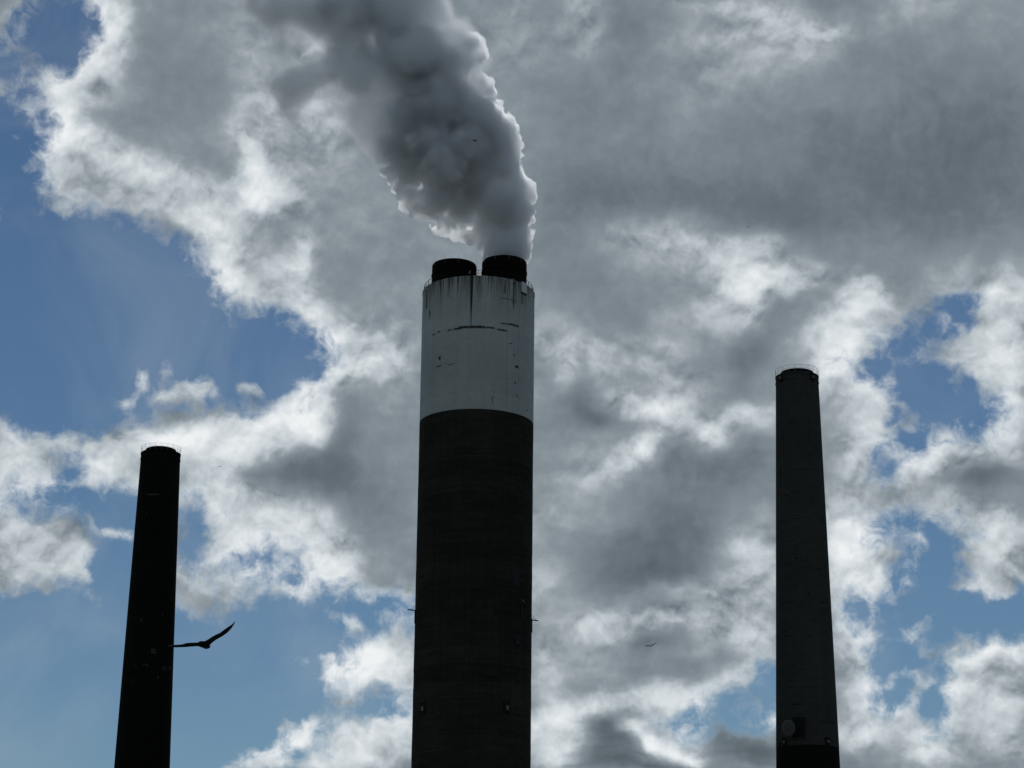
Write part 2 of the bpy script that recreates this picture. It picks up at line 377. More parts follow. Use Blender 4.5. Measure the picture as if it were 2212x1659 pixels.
def at(px, py, Y):
    """point of the place seen at chart position px, py, at the distance Y north of the viewer"""
    d = FWD + RGT * ((px - 1106) / 4730.0) + UPV * ((829.5 - py) / 4730.0)
    return CAM + d * (Y / d.y)


def empty(name, loc):
    o = bpy.data.objects.new(name, None)
    o.empty_display_size = 1.0
    o.location = loc
    C.objects.link(o)
    return o


def tag(o, label=None, cat=None, group=None, kind=None):
    if label: o['label'] = label
    if cat: o['category'] = cat
    if group: o['group'] = group
    if kind: o['kind'] = kind
    return o


def mesh_obj(name, bm_or_me, mat, parent=None, smooth=False, loc=None):
    if isinstance(bm_or_me, bmesh.types.BMesh):
        me = bpy.data.meshes.new(name)
        bm_or_me.to_mesh(me)
        bm_or_me.free()
    else:
        me = bm_or_me
    if mat is not None and not me.materials:
        me.materials.append(mat)
    if smooth:
        for p in me.polygons:
            p.use_smooth = True
        me.set_sharp_from_angle(angle=R(32))
    o = bpy.data.objects.new(name, me)
    if loc is not None:
        o.location = loc
    C.objects.link(o)
    if parent is not None:
        o.parent = parent
    return o


def lathe(bm, prof, seg=96, cx=0.0, cyy=0.0, closed=False):
    rings = []
    for r, z in prof:
        rings.append([bm.verts.new((cx + r * math.sin(2 * math.pi * i / seg), cyy - r * math.cos(2 * math.pi * i / seg), z)) for i in range(seg)])
    n = len(rings)
    for k in range(n if closed else n - 1):
        a, b = rings[k], rings[(k + 1) % n]
        for i in range(seg):
            j = (i + 1) % seg
            bm.faces.new((a[i], a[j], b[j], b[i]))
    return rings


def box(bm, size, mat=None):
    r = bmesh.ops.create_cube(bm, size=1.0)
    bmesh.ops.scale(bm, vec=size, verts=r['verts'])
    if mat is not None:
        bmesh.ops.transform(bm, matrix=mat, verts=r['verts'])
    return r['verts']


def bevel_box(size, b, mat=None):
    bm = bmesh.new()
    box(bm, size)
    bmesh.ops.bevel(bm, geom=bm.edges[:], offset=b, segments=1, affect='EDGES')
    if mat is not None:
        bmesh.ops.transform(bm, matrix=mat, verts=bm.verts[:])
    return bm


def tube(bm, p0, p1, r, seg=8):
    p0, p1 = Vector(p0), Vector(p1)
    d = p1 - p0
    q = d.to_track_quat('Z', 'Y').to_matrix().to_4x4()
    mt = Matrix.Translation((p0 + p1) / 2) @ q
    bmesh.ops.create_cone(bm, cap_ends=True, segments=seg, radius1=r, radius2=r, depth=d.length, matrix=mt)


def arc_rail(r, z, rad, a0=0.0, a1=360.0, n=72, seg=6):
    """a round rail bent to a circle"""
    bm = bmesh.new()
    full = abs(a1 - a0) >= 359.9
    rings = []
    cnt = n if full else n + 1
    for i in range(cnt):
        a = R(a0 + (a1 - a0) * i / n)
        rings.append([bm.verts.new(((r + rad * math.cos(t)) * math.sin(a), -(r + rad * math.cos(t)) * math.cos(a), z + rad * math.sin(t)))
                      for t in [2 * math.pi * k / seg for k in range(seg)]])
    for i in range(cnt if full else cnt - 1):
        A, B = rings[i], rings[(i + 1) % cnt]
        for k in range(seg):
            bm.faces.new((A[k], A[(k + 1) % seg], B[(k + 1) % seg], B[k]))
    return bm


def on_wall(ang, r, z, tilt=0.0):
    """frame on a round wall: local -y points outwards, x along the wall, z up; ang 0 faces the viewer"""
    return Matrix.Rotation(R(ang), 4, 'Z') @ Matrix.Translation((0, -r, z)) @ Matrix.Rotation(tilt, 4, 'X')


# ------------------------------------------------------------------ materials
def new_mat(name):
    mt = bpy.data.materials.new(name)
    mt.use_nodes = True
    return mt


def finish(N, base, rough=0.85, bump=None, bump_d=0.02, metal=0.0, spec=0.3):
    b = N.new('ShaderNodeBsdfPrincipled')
    N.put(b.inputs['Base Color'], base)
    N.put(b.inputs['Roughness'], rough)
    N.put(b.inputs['Metallic'], metal)
    b.inputs['Specular IOR Level'].default_value = spec
    if bump is not None:
        bp = N.new('ShaderNodeBump')
        bp.inputs['Distance'].default_value = bump_d
        bp.inputs['Strength'].default_value = 0.8
        N.put(bp.inputs['Height'], bump)
        N.t.links.new(bp.outputs[0], b.inputs['Normal'])
    o = N.new('ShaderNodeOutputMaterial')
    N.t.links.new(b.outputs[0], o.inputs['Surface'])


def wall_coords(N):
    """object position, bearing on the round wall in degrees (0 faces the viewer) and height"""
    pos = N.new('ShaderNodeTexCoord').outputs['Object']
    sp = N.new('ShaderNodeSeparateXYZ'); N.put(sp.inputs[0], pos)
    ang = N.math('MULTIPLY', N.math('ARCTAN2', sp.outputs[0], N.math('MULTIPLY', sp.outputs[1], -1.0)), 180 / math.pi)
    return pos, ang, sp.outputs[2]


def streak_coords(N, ang, z, ka, kz):
    cb = N.new('ShaderNodeCombineXYZ')
    N.put(cb.inputs[0], N.math('MULTIPLY', ang, ka)); N.put(cb.inputs[1], N.math('MULTIPLY', z, kz))
    return cb.outputs[0]


def concrete(name, light, dark, joint=2.91, seed=0.0, patch=(0.02, 0.02, 0.03)):
    mt = new_mat(name)
    N = Nodes(mt.node_tree)
    pos, ang, z = wall_coords(N)
    info = N.new('ShaderNodeObjectInfo').outputs['Random']
    pos = N.vec('ADD', pos, (seed, seed * 2, 0))
    big = N.noise(pos, 0.10, 5, 0.6)
    fine = N.noise(pos, 1.7, 5, 0.65)
    # board-marked lifts: flat horizontal smears
    sm = N.new('ShaderNodeCombineXYZ')
    N.put(sm.inputs[0], N.math('MULTIPLY', ang, 0.035)); N.put(sm.inputs[1], N.math('MULTIPLY', z, 1.15)); sm.inputs[2].default_value = seed
    smear = N.noise(sm.outputs[0], 1.0, 5, 0.62)
    runs = N.noise(streak_coords(N, ang, z, 0.55, 0.022), 1.0, 4, 0.6)
    f = N.math('ADD', N.math('MULTIPLY', N.math('SUBTRACT', big, 0.5), 1.3), N.math('MULTIPLY', N.math('SUBTRACT', smear, 0.5), 1.1))
    f = N.math('ADD', f, N.math('MULTIPLY', N.math('SUBTRACT', runs, 0.5), 0.8))
    f = N.math('ADD', f, N.math('MULTIPLY', N.math('SUBTRACT', fine, 0.5), 0.28))
    f = N.math('ADD', f, N.math('MULTIPLY', N.math('SUBTRACT', info, 0.5), 0.26))
    f = N.math('ADD', f, 0.5, clamp=True)
    col = N.mix(f, dark, light)
    # black horizontal weather lines along some of the pour joints
    ph = N.math('ABSOLUTE', N.math('SUBTRACT', N.math('FRACT', N.math('DIVIDE', N.math('ADD', z, N.math('MULTIPLY', fine, 0.35)), joint)), 0.5))
    line = N.ramp(ph, 0.465, 0.5)
    ln = N.noise(streak_coords(N, ang, z, 0.05, 0.35), 1.0, 3, 0.6)
    line = N.math('MULTIPLY', line, N.ramp(ln, 0.50, 0.62))
    col = N.mix(N.math('MULTIPLY', line, 0.8), col, (patch[0] * .2, patch[1] * .2, patch[2] * .2, 1))
    finish(N, col, 0.92, N.math('ADD', fine, smear), 0.03, spec=0.06)
    return mt


def stain_box(N, ang, z, a0, a1, z0, z1, ragged, soft_a=1.0, soft_z=0.14):
    """a stain between two bearings and two heights with a ragged outline"""
    aa = N.math('ADD', ang, N.math('MULTIPLY', ragged, 5.0))
    zz = N.math('ADD', z, N.math('MULTIPLY', ragged, 0.55))
    m1 = N.math('MULTIPLY', N.ramp(aa, a0 - soft_a, a0 + soft_a), N.ramp(aa, a1 - soft_a, a1 + soft_a, 1.0, 0.0))
    m2 = N.math('MULTIPLY', N.ramp(zz, z0 - soft_z, z0 + soft_z), N.ramp(zz, z1 - soft_z, z1 + soft_z, 1.0, 0.0))
    return N.math('MULTIPLY', m1, m2)


def white_paint():
    mt = new_mat('weathered_white_paint')
    N = Nodes(mt.node_tree)
    pos, ang, z = wall_coords(N)
    info = N.new('ShaderNodeObjectInfo').outputs['Random']
    big = N.noise(pos, 0.16, 5, 0.6)
    fine = N.noise(pos, 2.2, 5, 0.65)
    rag = N.math('SUBTRACT', N.noise(pos, 1.6, 6, 0.72), 0.5)
    f = N.math('ADD', N.math('MULTIPLY', N.math('SUBTRACT', big, 0.5), 1.2), N.math('MULTIPLY', N.math('SUBTRACT', fine, 0.5), 0.7))
    f = N.math('ADD', f, N.math('MULTIPLY', N.math('SUBTRACT', info, 0.5), 0.35))
    f = N.math('ADD', f, N.math('MULTIPLY', N.math('SUBTRACT', N.noise(pos, 0.55, 4, 0.7), 0.5), 0.9))
    f = N.math('ADD', f, 0.55, clamp=True)
    col = N.mix(f, (0.305, 0.35, 0.345, 1), (0.435, 0.49, 0.482, 1))
    # green-grey and rusty grime below the rim, fading downwards in streaks
    g = N.math('MULTIPLY', N.ramp(z, 122.5, 130.6), N.ramp(N.noise(streak_coords(N, ang, z, 0.16, 0.06), 1.0, 5, 0.65), 0.38, 0.62))
    col = N.mix(N.math('MULTIPLY', g, 0.62), col, (0.10, 0.105, 0.075, 1))
    ru = N.math('MULTIPLY', N.ramp(z, 125.5, 130.7), N.ramp(N.noise(N.vec('ADD', streak_coords(N, ang, z, 0.30, 0.05), (5.0, 2.0, 0.0)), 1.0, 4, 0.65), 0.50, 0.66))
    col = N.mix(N.math('MULTIPLY', ru, 0.6), col, (0.085, 0.062, 0.038, 1))
    # soft rain streaks over the whole band
    rs = N.ramp(N.noise(streak_coords(N, N.math('ADD', ang, N.math('MULTIPLY', rag, 3.0)), z, 0.21, 0.03), 1.0, 3, 0.6), 0.45, 0.75)
    col = N.mix(N.math('MULTIPLY', rs, 0.12), col, (0.12, 0.13, 0.12, 1))
    # black runs from the rim, each a different length
    lenn = N.noise(streak_coords(N, ang, z, 0.55, 0.0), 1.0, 3, 0.7)
    run = N.noise(streak_coords(N, ang, z, 0.80, 0.025), 1.0, 4, 0.65)
    drop = N.math('ADD', N.math('SUBTRACT', 130.9, z), N.math('MULTIPLY', rag, 1.2))
    runs = N.math('MULTIPLY', N.ramp(run, 0.48, 0.60), N.ramp(N.math('SUBTRACT', drop, N.math('MULTIPLY', N.ramp(lenn, 0.35, 0.70), 4.6)), -1.6, 0.5, 1.0, 0.0))
    col = N.mix(N.math('MULTIPLY', runs, 0.9), col, (0.016, 0.017, 0.012, 1))
    # the long drip below the gap between the flues, the split along a pour joint, other scars
    drip = N.math('SUBTRACT', 1.0, N.math('MULTIPLY', N.ramp(z, 121.5, 126.0, 1.0, 0.0), 0.5))
    w = N.ramp(z, 121.5, 130.7, 0.7, 1.6)
    dd = N.math('ABSOLUTE', N.math('ADD', N.math('ADD', ang, 6.2), N.math('MULTIPLY', rag, 0.9)))
    m = N.math('MULTIPLY', N.math('MULTIPLY', N.ramp(N.math('SUBTRACT', dd, w), -0.4, 0.35, 1.0, 0.0), N.ramp(z, 121.0, 122.0)), drip)
    marks = [(-24, -16, 121.05, 121.4), (-19, 9, 121.15, 121.62), (-31, -25, 121.05, 121.28), (9.0, 18, 121.2, 121.55), (20, 31, 121.05, 121.35), (-52, -47, 120.95, 121.2), (-44, -40, 121.1, 121.35),
             (24, 33, 122.3, 122.55), (33, 46, 122.35, 122.75), (24, 45, 127.0, 127.10), (-41.5, -39, 116.05, 116.75), (42, 47, 114.9, 115.35), (-67.5, -64.5, 126.6, 130.2),
             (-58.5, -56.5, 124.4, 126.0), (50, 52, 127.0, 130.4), (27.5, 28.8, 128.0, 130.4), (38, 39.5, 125.6, 130.5), (44, 45, 109.6, 110.3), (41, 42.6, 111.9, 112.4), (16, 16.8, 107.9, 109.0),
             (34, 38, 119.0, 119.15), (40, 41.5, 117.0, 117.3), (61, 63, 107.9, 108.2), (-30, -22, 114.8, 114.95), (-45, -38, 114.85, 115.05)]
    for a0, a1, z0, z1 in marks:
        m = N.math('MAXIMUM', m, stain_box(N, ang, z, a0, a1, z0, z1, rag))
    col = N.mix(N.math('MULTIPLY', m, 0.95), col, (0.012, 0.012, 0.010, 1))
    # faint seams
    for a0 in (31.5, 46.2):
        sd = N.math('ABSOLUTE', N.math('SUBTRACT', N.math('ADD', ang, N.math('MULTIPLY', rag, 0.35)), a0))
        col = N.mix(N.math('MULTIPLY', N.ramp(sd, 0.1, 0.45, 1.0, 0.0), 0.45), col, (0.06, 0.065, 0.07, 1))
    # pour joints showing through
    ln = N.ramp(N.noise(streak_coords(N, ang, z, 0.10, 0.5), 1.0, 4, 0.62), 0.55, 0.68)
    ph = N.math('ABSOLUTE', N.math('SUBTRACT', N.math('FRACT', N.math('DIVIDE', N.math('ADD', N.math('SUBTRACT', z, 106.70), N.math('MULTIPLY', rag, 0.3)), 2.91)), 0.5))
    col = N.mix(N.math('MULTIPLY', N.math('MULTIPLY', N.ramp(ph, 0.46, 0.49), ln), 0.28), col, (0.06, 0.065, 0.06, 1))
    finish(N, col, 0.75, N.math('ADD', fine, big), 0.02)
    return mt


def plain(name, col, rough=0.6, metal=0.0, var=0.25, scale=3.0):
    mt = new_mat(name)
    N = Nodes(mt.node_tree)
    pos = N.new('ShaderNodeTexCoord').outputs['Object']
    n = N.noise(pos, scale, 4, 0.6)
    c = N.mix(n, tuple(x * (1 - var) for x in col) + (1,), tuple(min(1, x * (1 + var)) for x in col) + (1,))
    finish(N, c, rough, metal=metal)
    return mt


MAT = {
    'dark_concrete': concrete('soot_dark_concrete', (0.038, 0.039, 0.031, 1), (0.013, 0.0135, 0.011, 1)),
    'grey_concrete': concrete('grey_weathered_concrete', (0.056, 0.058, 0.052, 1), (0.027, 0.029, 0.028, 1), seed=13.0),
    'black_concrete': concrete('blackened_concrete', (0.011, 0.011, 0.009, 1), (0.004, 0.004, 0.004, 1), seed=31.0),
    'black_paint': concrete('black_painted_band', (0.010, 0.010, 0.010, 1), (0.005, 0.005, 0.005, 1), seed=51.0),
    'white_paint': white_paint(),
    'flue': concrete('sooty_flue_steel', (0.007, 0.006, 0.005, 1), (0.003, 0.003, 0.003, 1), seed=71.0),
    'steel': plain('galvanised_steel', (0.30, 0.31, 0.32), 0.6, 0.0),
    'dark_steel': plain('dark_steel', (0.006, 0.006, 0.006), 0.85, 0.0),
    'lamp': plain('lamp_housing', (0.13, 0.13, 0.122), 0.5),
    'panel': plain('pale_panel', (0.50, 0.55, 0.57), 0.5),
    'blue_steel': plain('blue_black_plate', (0.007, 0.008, 0.017), 0.7),
    'dish': plain('pale_dish', (0.072, 0.077, 0.075), 0.5, 0.0, 0.15, 1.5),
    'bird': plain('dark_feathers', (0.008, 0.008, 0.010), 0.8, 0.0, 0.4, 9.0),
    'ground': plain('dry_ground', (0.07, 0.065, 0.05), 0.95, 0.0, 0.4, 0.05),
    'patch': plain('pale_patch', (0.032, 0.034, 0.030), 0.8),
}

# ------------------------------------------------------------------ ground
bm = bmesh.new()
bmesh.ops.create_grid(bm, x_segments=24, y_segments=24, size=6000)
tag(mesh_obj('ground', bm, MAT['ground']), kind='structure')


# ------------------------------------------------------------------ chimneys
def guard_rail(parent, r, z, n_posts, height, mat, mids=(0.5,), rail_r=0.035, phase=0.0):
    """railing round a chimney top: one part with rails and posts as sub-parts"""
    g = mesh_obj('guard_rail', arc_rail(r, z + height, rail_r), mat, parent, True)
    for f in mids:
        mesh_obj('middle_rail', arc_rail(r, z + height * f, rail_r * 0.75), mat, g, True)
    bm = bmesh.new()
    tube(bm, (0, -r, z), (0, -r, z + height), rail_r)
    me = bpy.data.meshes.new('post'); bm.to_mesh(me); bm.free(); me.materials.append(mat)
    for i in range(n_posts):
        o = mesh_obj('post', me, None, g)
        o.rotation_euler = (0, 0, 2 * math.pi * (i + phase) / n_posts)
    return g


def light_niche(parent, ang, r, z, w, h, lamp=0.42, out=0.06):
    """dark framed opening in the wall with a pale warning-lamp housing in it"""
    mt = on_wall(ang, r, z)
    bm = bmesh.new()
    # frame: four bars round the opening
    for dx, dz, sx, sz in ((-w / 2, 0, .12, h + .12), (w / 2, 0, .12, h + .12), (0, h / 2, w - .12, .12), (0, -h / 2, w - .12, .12)):
        box(bm, (sx, 0.22, sz), mt @ Matrix.Translation((dx, -out, dz)))
    nic = mesh_obj('light_niche', bm, MAT['dark_steel'], parent)
    bm = bmesh.new()
    box(bm, (w - .13, 0.10, h - .13), mt @ Matrix.Translation((0, -out * .5, 0)))
    mesh_obj('niche_back', bm, MAT['dark_steel'], nic)
    mesh_obj('warning_lamp', bevel_box((w * lamp, 0.30, h * lamp), 0.05, mt @ Matrix.Translation((w * .1, -out - .16, -h * .06))), MAT['lamp'], nic)
    return nic


# --- the wide chimney with two flues
H1, R1 = 130.75, 9.95
big = empty('tall_chimney', (-6.12, 368.0, 0.0))
tag(big, 'wide round concrete chimney with white painted top and two black flues, steam rising from one', 'chimney', 'power plant chimneys')
LIFT = 2.91
z0 = 106.70
edges = [0.0]
k0 = int(z0 / LIFT)
edges += [z0 - LIFT * k for k in range(k0, 0, -1)]
edges += [z0 + LIFT * k for k in range(0, 9) if z0 + LIFT * k < H1 - 0.4]
edges.append(H1)
for i in range(len(edges) - 1):
    a, b = edges[i], edges[i + 1]
    r = R1 + random.uniform(-0.016, 0.016)
    bm = bmesh.new()
    c = 0.012
    lathe(bm, [(r - c, a + 0.002), (r, a + c), (r, b - c), (r - c, b - 0.002)], 128)
    painted = a >= z0 - 0.1
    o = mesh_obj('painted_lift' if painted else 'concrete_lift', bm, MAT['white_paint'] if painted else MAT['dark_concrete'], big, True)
bm = bmesh.new()
lathe(bm, [(R1 - 0.06, 0.0), (R1 - 0.06, H1 - 0.3), (0.01, H1 - 0.3)], 96)
mesh_obj('roof_slab', bm, MAT['dark_concrete'], big)
bm = bmesh.new()
lathe(bm, [(R1 - 0.5, H1 - 0.28), (R1 + 0.05, H1 - 0.28), (R1 + 0.05, H1 + 0.04), (R1 - 0.5, H1 + 0.04)], 128, closed=True)
mesh_obj('rim_curb', bm, MAT['white_paint'], big, False)
guard_rail(big, R1 - 0.25, H1, 44, 1.12, MAT['dark_steel'], mids=(0.5,), rail_r=0.045)
FLUES = [(4.52, -0.7, 136.75), (-4.42, 0.7, 136.55)]
for fx, fy, fz in FLUES:
    bm = bmesh.new()
    fr = 4.0
    lathe(bm, [(fr, H1 - 0.3), (fr, fz - 0.55), (fr - 0.05, fz - 0.28), (fr - 0.16, fz - 0.08), (fr - 0.34, fz), (fr - 0.42, fz - 0.05), (fr - 0.42, H1 - 0.3)], 96)
    fl = mesh_obj('flue', bm, MAT['flue'], big, True, loc=(fx, fy, 0))
    for zz in (fz - 2.2, fz - 4.6):
        bm = bmesh.new()
        lathe(bm, [(fr - .02, zz - 0.16), (fr + 0.10, zz - 0.10), (fr + 0.10, zz + 0.10), (fr - .02, zz + 0.16)], 96)
        mesh_obj('stiffening_ring', bm, MAT['flue'], fl, False)
    bm = bmesh.new()
    lathe(bm, [(fr - .03, H1 + 0.0), (fr + 0.22, H1 + 0.02), (fr + 0.22, H1 + 0.22), (fr - .03, H1 + 0.5)], 96)
    mesh_obj('flue_collar', bm, MAT['flue'], fl, False)
    for kk in range(10):
        bm = bmesh.new()
        a = R(kk * 36 + 12)
        tube(bm, (fr * math.sin(a), -fr * math.cos(a), fz - 0.9), (fr * math.sin(a), -fr * math.cos(a), fz + 0.85), 0.018, 6)
        mesh_obj('lightning_rod', bm, MAT['steel'], fl)
mesh_obj('junction_box', bevel_box((0.62, 0.25, 0.7), 0.04, Matrix.Translation((6.05, -4.62, H1 + 1.05))), MAT['lamp'], big)
mesh_obj('lamp_cover', bevel_box((0.35, 0.2, 0.7), 0.04, Matrix.Translation((-1.6, -2.25, 134.2))), MAT['steel'], big)
mesh_obj('wall_panel', bevel_box((1.55, 0.10, 1.95), 0.03, on_wall(53.3, R1 + 0.12, 130.05)), MAT['panel'], big)
bm = bmesh.new()
box(bm, (1.6, 0.05, 0.25), on_wall(53.3, R1 + 0.05, 128.95))
mesh_obj('panel_bracket', bm, MAT['dark_steel'], big)
for a_ in (-53.3, 35.4, 126.0, -142.0):
    light_niche(big, a_, R1, 56.15, 1.15, 1.85)
mesh_obj('steel_plate', bevel_box((1.5, 0.08, 2.6), 0.02, on_wall(46.5, R1 + 0.03, 78.0)), MAT['blue_steel'], big)
mesh_obj('steel_plate', bevel_box((1.2, 0.08, 1.6), 0.02, on_wall(49.5, R1 + 0.03, 67.6)), MAT['blue_steel'], big)
bm = bmesh.new()
rr = [[], []]
for i in range(13):
    a = R(21 + 21 * i / 12)
    for q, zz in enumerate((71.75, 72.25)):
        rr[q].append((bm.verts.new(((R1 + .03) * math.sin(a), -(R1 + .03) * math.cos(a), zz)), bm.verts.new(((R1 + .12) * math.sin(a), -(R1 + .12) * math.cos(a), zz))))
for i in range(12):
    (a0, b0), (a1, b1) = rr[0][i], rr[0][i + 1]
    (c0, d0), (c1, d1) = rr[1][i], rr[1][i + 1]
    bm.faces.new((b0, b1, d1, d0)); bm.faces.new((a0, a1, b1, b0)); bm.faces.new((c0, d0, d1, c1))
for i in (0, 12):
    (a0, b0), (c0, d0) = rr[0][i], rr[1][i]
    bm.faces.new((a0, b0, d0, c0))
mesh_obj('dark_slot_strip', bm, MAT['dark_steel'], big)  # raised dark strip put in for the darkness of a wall slot


def outrigger(parent, ang, z, length, drop, plate=True):
    """steel arm standing out of the wall with a stay above it and a plate below"""
    mt = on_wall(ang, R1, z)
    bm = bmesh.new()
    tube(bm, mt @ Vector((0, 0.2, 0)), mt @ Vector((0, -length, drop)), 0.10)
    o = mesh_obj('outrigger_arm', bm, MAT['dark_steel'], parent)
    bm = bmesh.new()
    tube(bm, mt @ Vector((0, 0.1, 0.95)), mt @ Vector((0, -length * 0.66, drop * 0.66)), 0.035)
    mesh_obj('stay', bm, MAT['steel'], o)
    if plate:
        bm = bmesh.new()
        box(bm, (0.75, 0.14, 2.3), mt @ Matrix.Translation((0, -0.05, -1.0)))
        mesh_obj('back_plate', bm, MAT['dark_steel'], o)
    return o


outrigger(big, -80.0, 73.30, 1.35, 0.14)
outrigger(big, 55.0, 73.75, 1.3, 0.3)
outrigger(big, 95.0, 72.45, 1.15, -0.10)
outrigger(big, 146.0, 73.4, 2.3, 0.1)


# --- the two slender chimneys
def slender(name, label, loc, H, r_base, slope, shaft_mat, band_z=None, band_mat=None, phase=0.0, rail_posts=20):
    root = empty(name, loc)
    tag(root, label, 'chimney', 'power plant chimneys')
    rad = lambda z: r_base - slope * z
    zs = list(np.linspace(band_z if band_z else 0.0, H - 1.35, 40))
    bm = bmesh.new()
    lathe(bm, [(rad(z), z) for z in zs], 96)
    mesh_obj('shaft', bm, shaft_mat, root, True)
    if band_z:
        bm = bmesh.new()
        lathe(bm, [(rad(z) - 0.02, z) for z in np.linspace(0.0, band_z, 24)], 96)
        mesh_obj('lower_shaft', bm, band_mat, root, True)
    rt = rad(H)
    bm = bmesh.new()
    lathe(bm, [(rt + 0.03, H - 1.36), (rt + 0.12, H - 1.22), (rt + 0.05, H - 1.05), (rt + 0.04, H - 0.35), (rt + 0.10, H - 0.28), (rt + 0.10, H), (rt - 0.75, H)], 96)
    hd = mesh_obj('head_ring', bm, shaft_mat, root, False)
    bm = bmesh.new()
    rc = rt * 0.80
    lathe(bm, [(rc, H - 0.05), (rc, H + 0.55), (rc - 0.12, H + 0.82), (rc - 0.45, H + 0.95), (rc - 0.6, H + 0.85), (rc - 0.6, H - 3.0)], 96)
    mesh_obj('flue_cap', bm, MAT['flue'], root, True)
    bm = bmesh.new()
    lathe(bm, [(rt - 0.74, H - 0.02), (rc - 0.7, H - 0.02)], 96)
    mesh_obj('top_deck', bm, shaft_mat, root)
    guard_rail(root, rt + 0.06, H, rail_posts, 1.2, MAT['steel'], mids=(0.55,), rail_r=0.021, phase=phase)
    return root, rad


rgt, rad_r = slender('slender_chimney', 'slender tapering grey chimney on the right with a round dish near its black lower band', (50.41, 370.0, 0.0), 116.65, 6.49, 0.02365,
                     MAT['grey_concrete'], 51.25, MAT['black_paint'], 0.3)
for a_, z_ in ((-55.0, 116.05), (35.0, 116.05), (125.0, 116.05), (-145.0, 116.05)):
    light_niche(rgt, a_, rad_r(116.0) + 0.12, z_ - 0.2, 0.78, 1.1, 0.46)
for a_, z_ in ((-53.5, 51.95), (30.6, 51.95), (122.0, 51.95), (-147.0, 51.95)):
    light_niche(rgt, a_, rad_r(51.9), z_, 0.8, 1.1, 0.44)
mesh_obj('cable_box', bevel_box((0.5, 0.3, 0.5), 0.03, on_wall(-68.0, rad_r(51.6) + 0.05, 51.6)), MAT['dark_steel'], rgt)
for a_, z_, w_ in ((4.0, 76.8, 0.5), (-52.0, 70.6, 0.9), (-72.0, 69.8, 0.8), (-40, 94.4, 0.7), (-20, 83.0, 0.5)):
    mesh_obj('wall_anchor', bevel_box((w_, 0.10, 0.18), 0.02, on_wall(a_, rad_r(z_) + 0.02, z_)), MAT['dark_steel'], rgt)

# dish aerial: bracket, drum and reflector
aim = on_wall(-34.0, rad_r(53.9), 53.9)
dish_c = aim @ Vector((0, -1.55, 0.0))
dm = Matrix.Translation(dish_c) @ Matrix.Rotation(R(-50.0), 4, 'Z') @ Matrix.Rotation(R(-20.0), 4, 'Y') @ Matrix.Rotation(R(97.0), 4, 'X')
bm = bmesh.new()
dr = 1.36
prof = [(0.02, -0.52), (dr * .35, -0.46), (dr * .7, -0.28), (dr * .97, -0.02), (dr, 0.0), (dr, 0.16), (dr - .06, 0.20), (dr * .6, 0.225), (0.02, 0.235)]
lathe(bm, prof, 48)
bmesh.ops.transform(bm, matrix=dm, verts=bm.verts[:])
dish = mesh_obj('dish_aerial', bm, MAT['dish'], rgt, True)
bm = bmesh.new()
box(bm, (dr * 1.1, 0.03, 0.03), dm @ Matrix.Translation((0.1, -0.12, 0.25)))
mesh_obj('seam_strip', bm, MAT['dark_steel'], dish)
bm = bmesh.new()
tube(bm, aim @ Vector((0, 0.3, 0)), dish_c, 0.16)
tube(bm, aim @ Vector((0.25, -0.45, -1.5)), aim @ Vector((0.25, -0.45, 1.9)), 0.09)
tube(bm, aim @ Vector((0.25, 0.2, 1.3)), aim @ Vector((0.25, -0.5, 1.3)), 0.07)
tube(bm, aim @ Vector((0.25, 0.2, -1.2)), aim @ Vector((0.25, -0.5, -1.2)), 0.07)
mesh_obj('dish_bracket', bm, MAT['dark_steel'], dish)
mesh_obj('equipment_cabinet', bevel_box((2.0, 0.5, 3.2), 0.05, on_wall(-22.0, rad_r(54) + 0.20, 54.2)), MAT['dark_steel'], rgt)

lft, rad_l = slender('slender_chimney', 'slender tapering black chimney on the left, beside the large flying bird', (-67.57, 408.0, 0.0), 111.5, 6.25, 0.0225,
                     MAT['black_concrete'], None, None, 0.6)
for a_, z_, w_, h_ in ((19.4, 72.45, 0.95, 0.95), (-13.3, 78.2, 0.4, 0.4), (-19.4, 69.85, 0.12, 0.8), (0.0, 69.9, 0.55, 0.3), (7.5, 69.7, 0.35, 0.35), (46.2, 69.45, 0.3, 0.55), (52.2, 69.5, 0.35, 0.6), (68.8, 69.7, 0.6, 0.7),
                       (-5.0, 102.5, 2.2, 0.3), (33, 67.6, 0.35, 0.5), (-20, 99, 0.25, 0.35), (-58, 87.5, 0.3, 0.4), (37, 79.5, 0.25, 0.3), (27.0, 71.6, 0.25, 0.25), (-24.0, 67.0, 0.3, 0.4)):
    mesh_obj('repair_patch', bevel_box((w_, 0.05, h_), 0.012, on_wall(a_, rad_l(z_) + 0.0, z_)), MAT['patch'], lft)

# ------------------------------------------------------------------ birds
def loft(bm, secs, seg=12):
    """sections: centre, half chord vector, half thickness vector"""
    rings = []
    for c, u, v in secs:
        c, u, v = Vector(c), Vector(u), Vector(v)
        rings.append([bm.verts.new(c + u * math.cos(2 * math.pi * i / seg) + v * math.sin(2 * math.pi * i / seg)) for i in range(seg)])
    for a, b in zip(rings, rings[1:]):
        for i in range(seg):
            j = (i + 1) % seg
            bm.faces.new((a[i], a[j], b[j], b[i]))
    bm.faces.new(rings[0][::-1]); bm.faces.new(rings[-1])


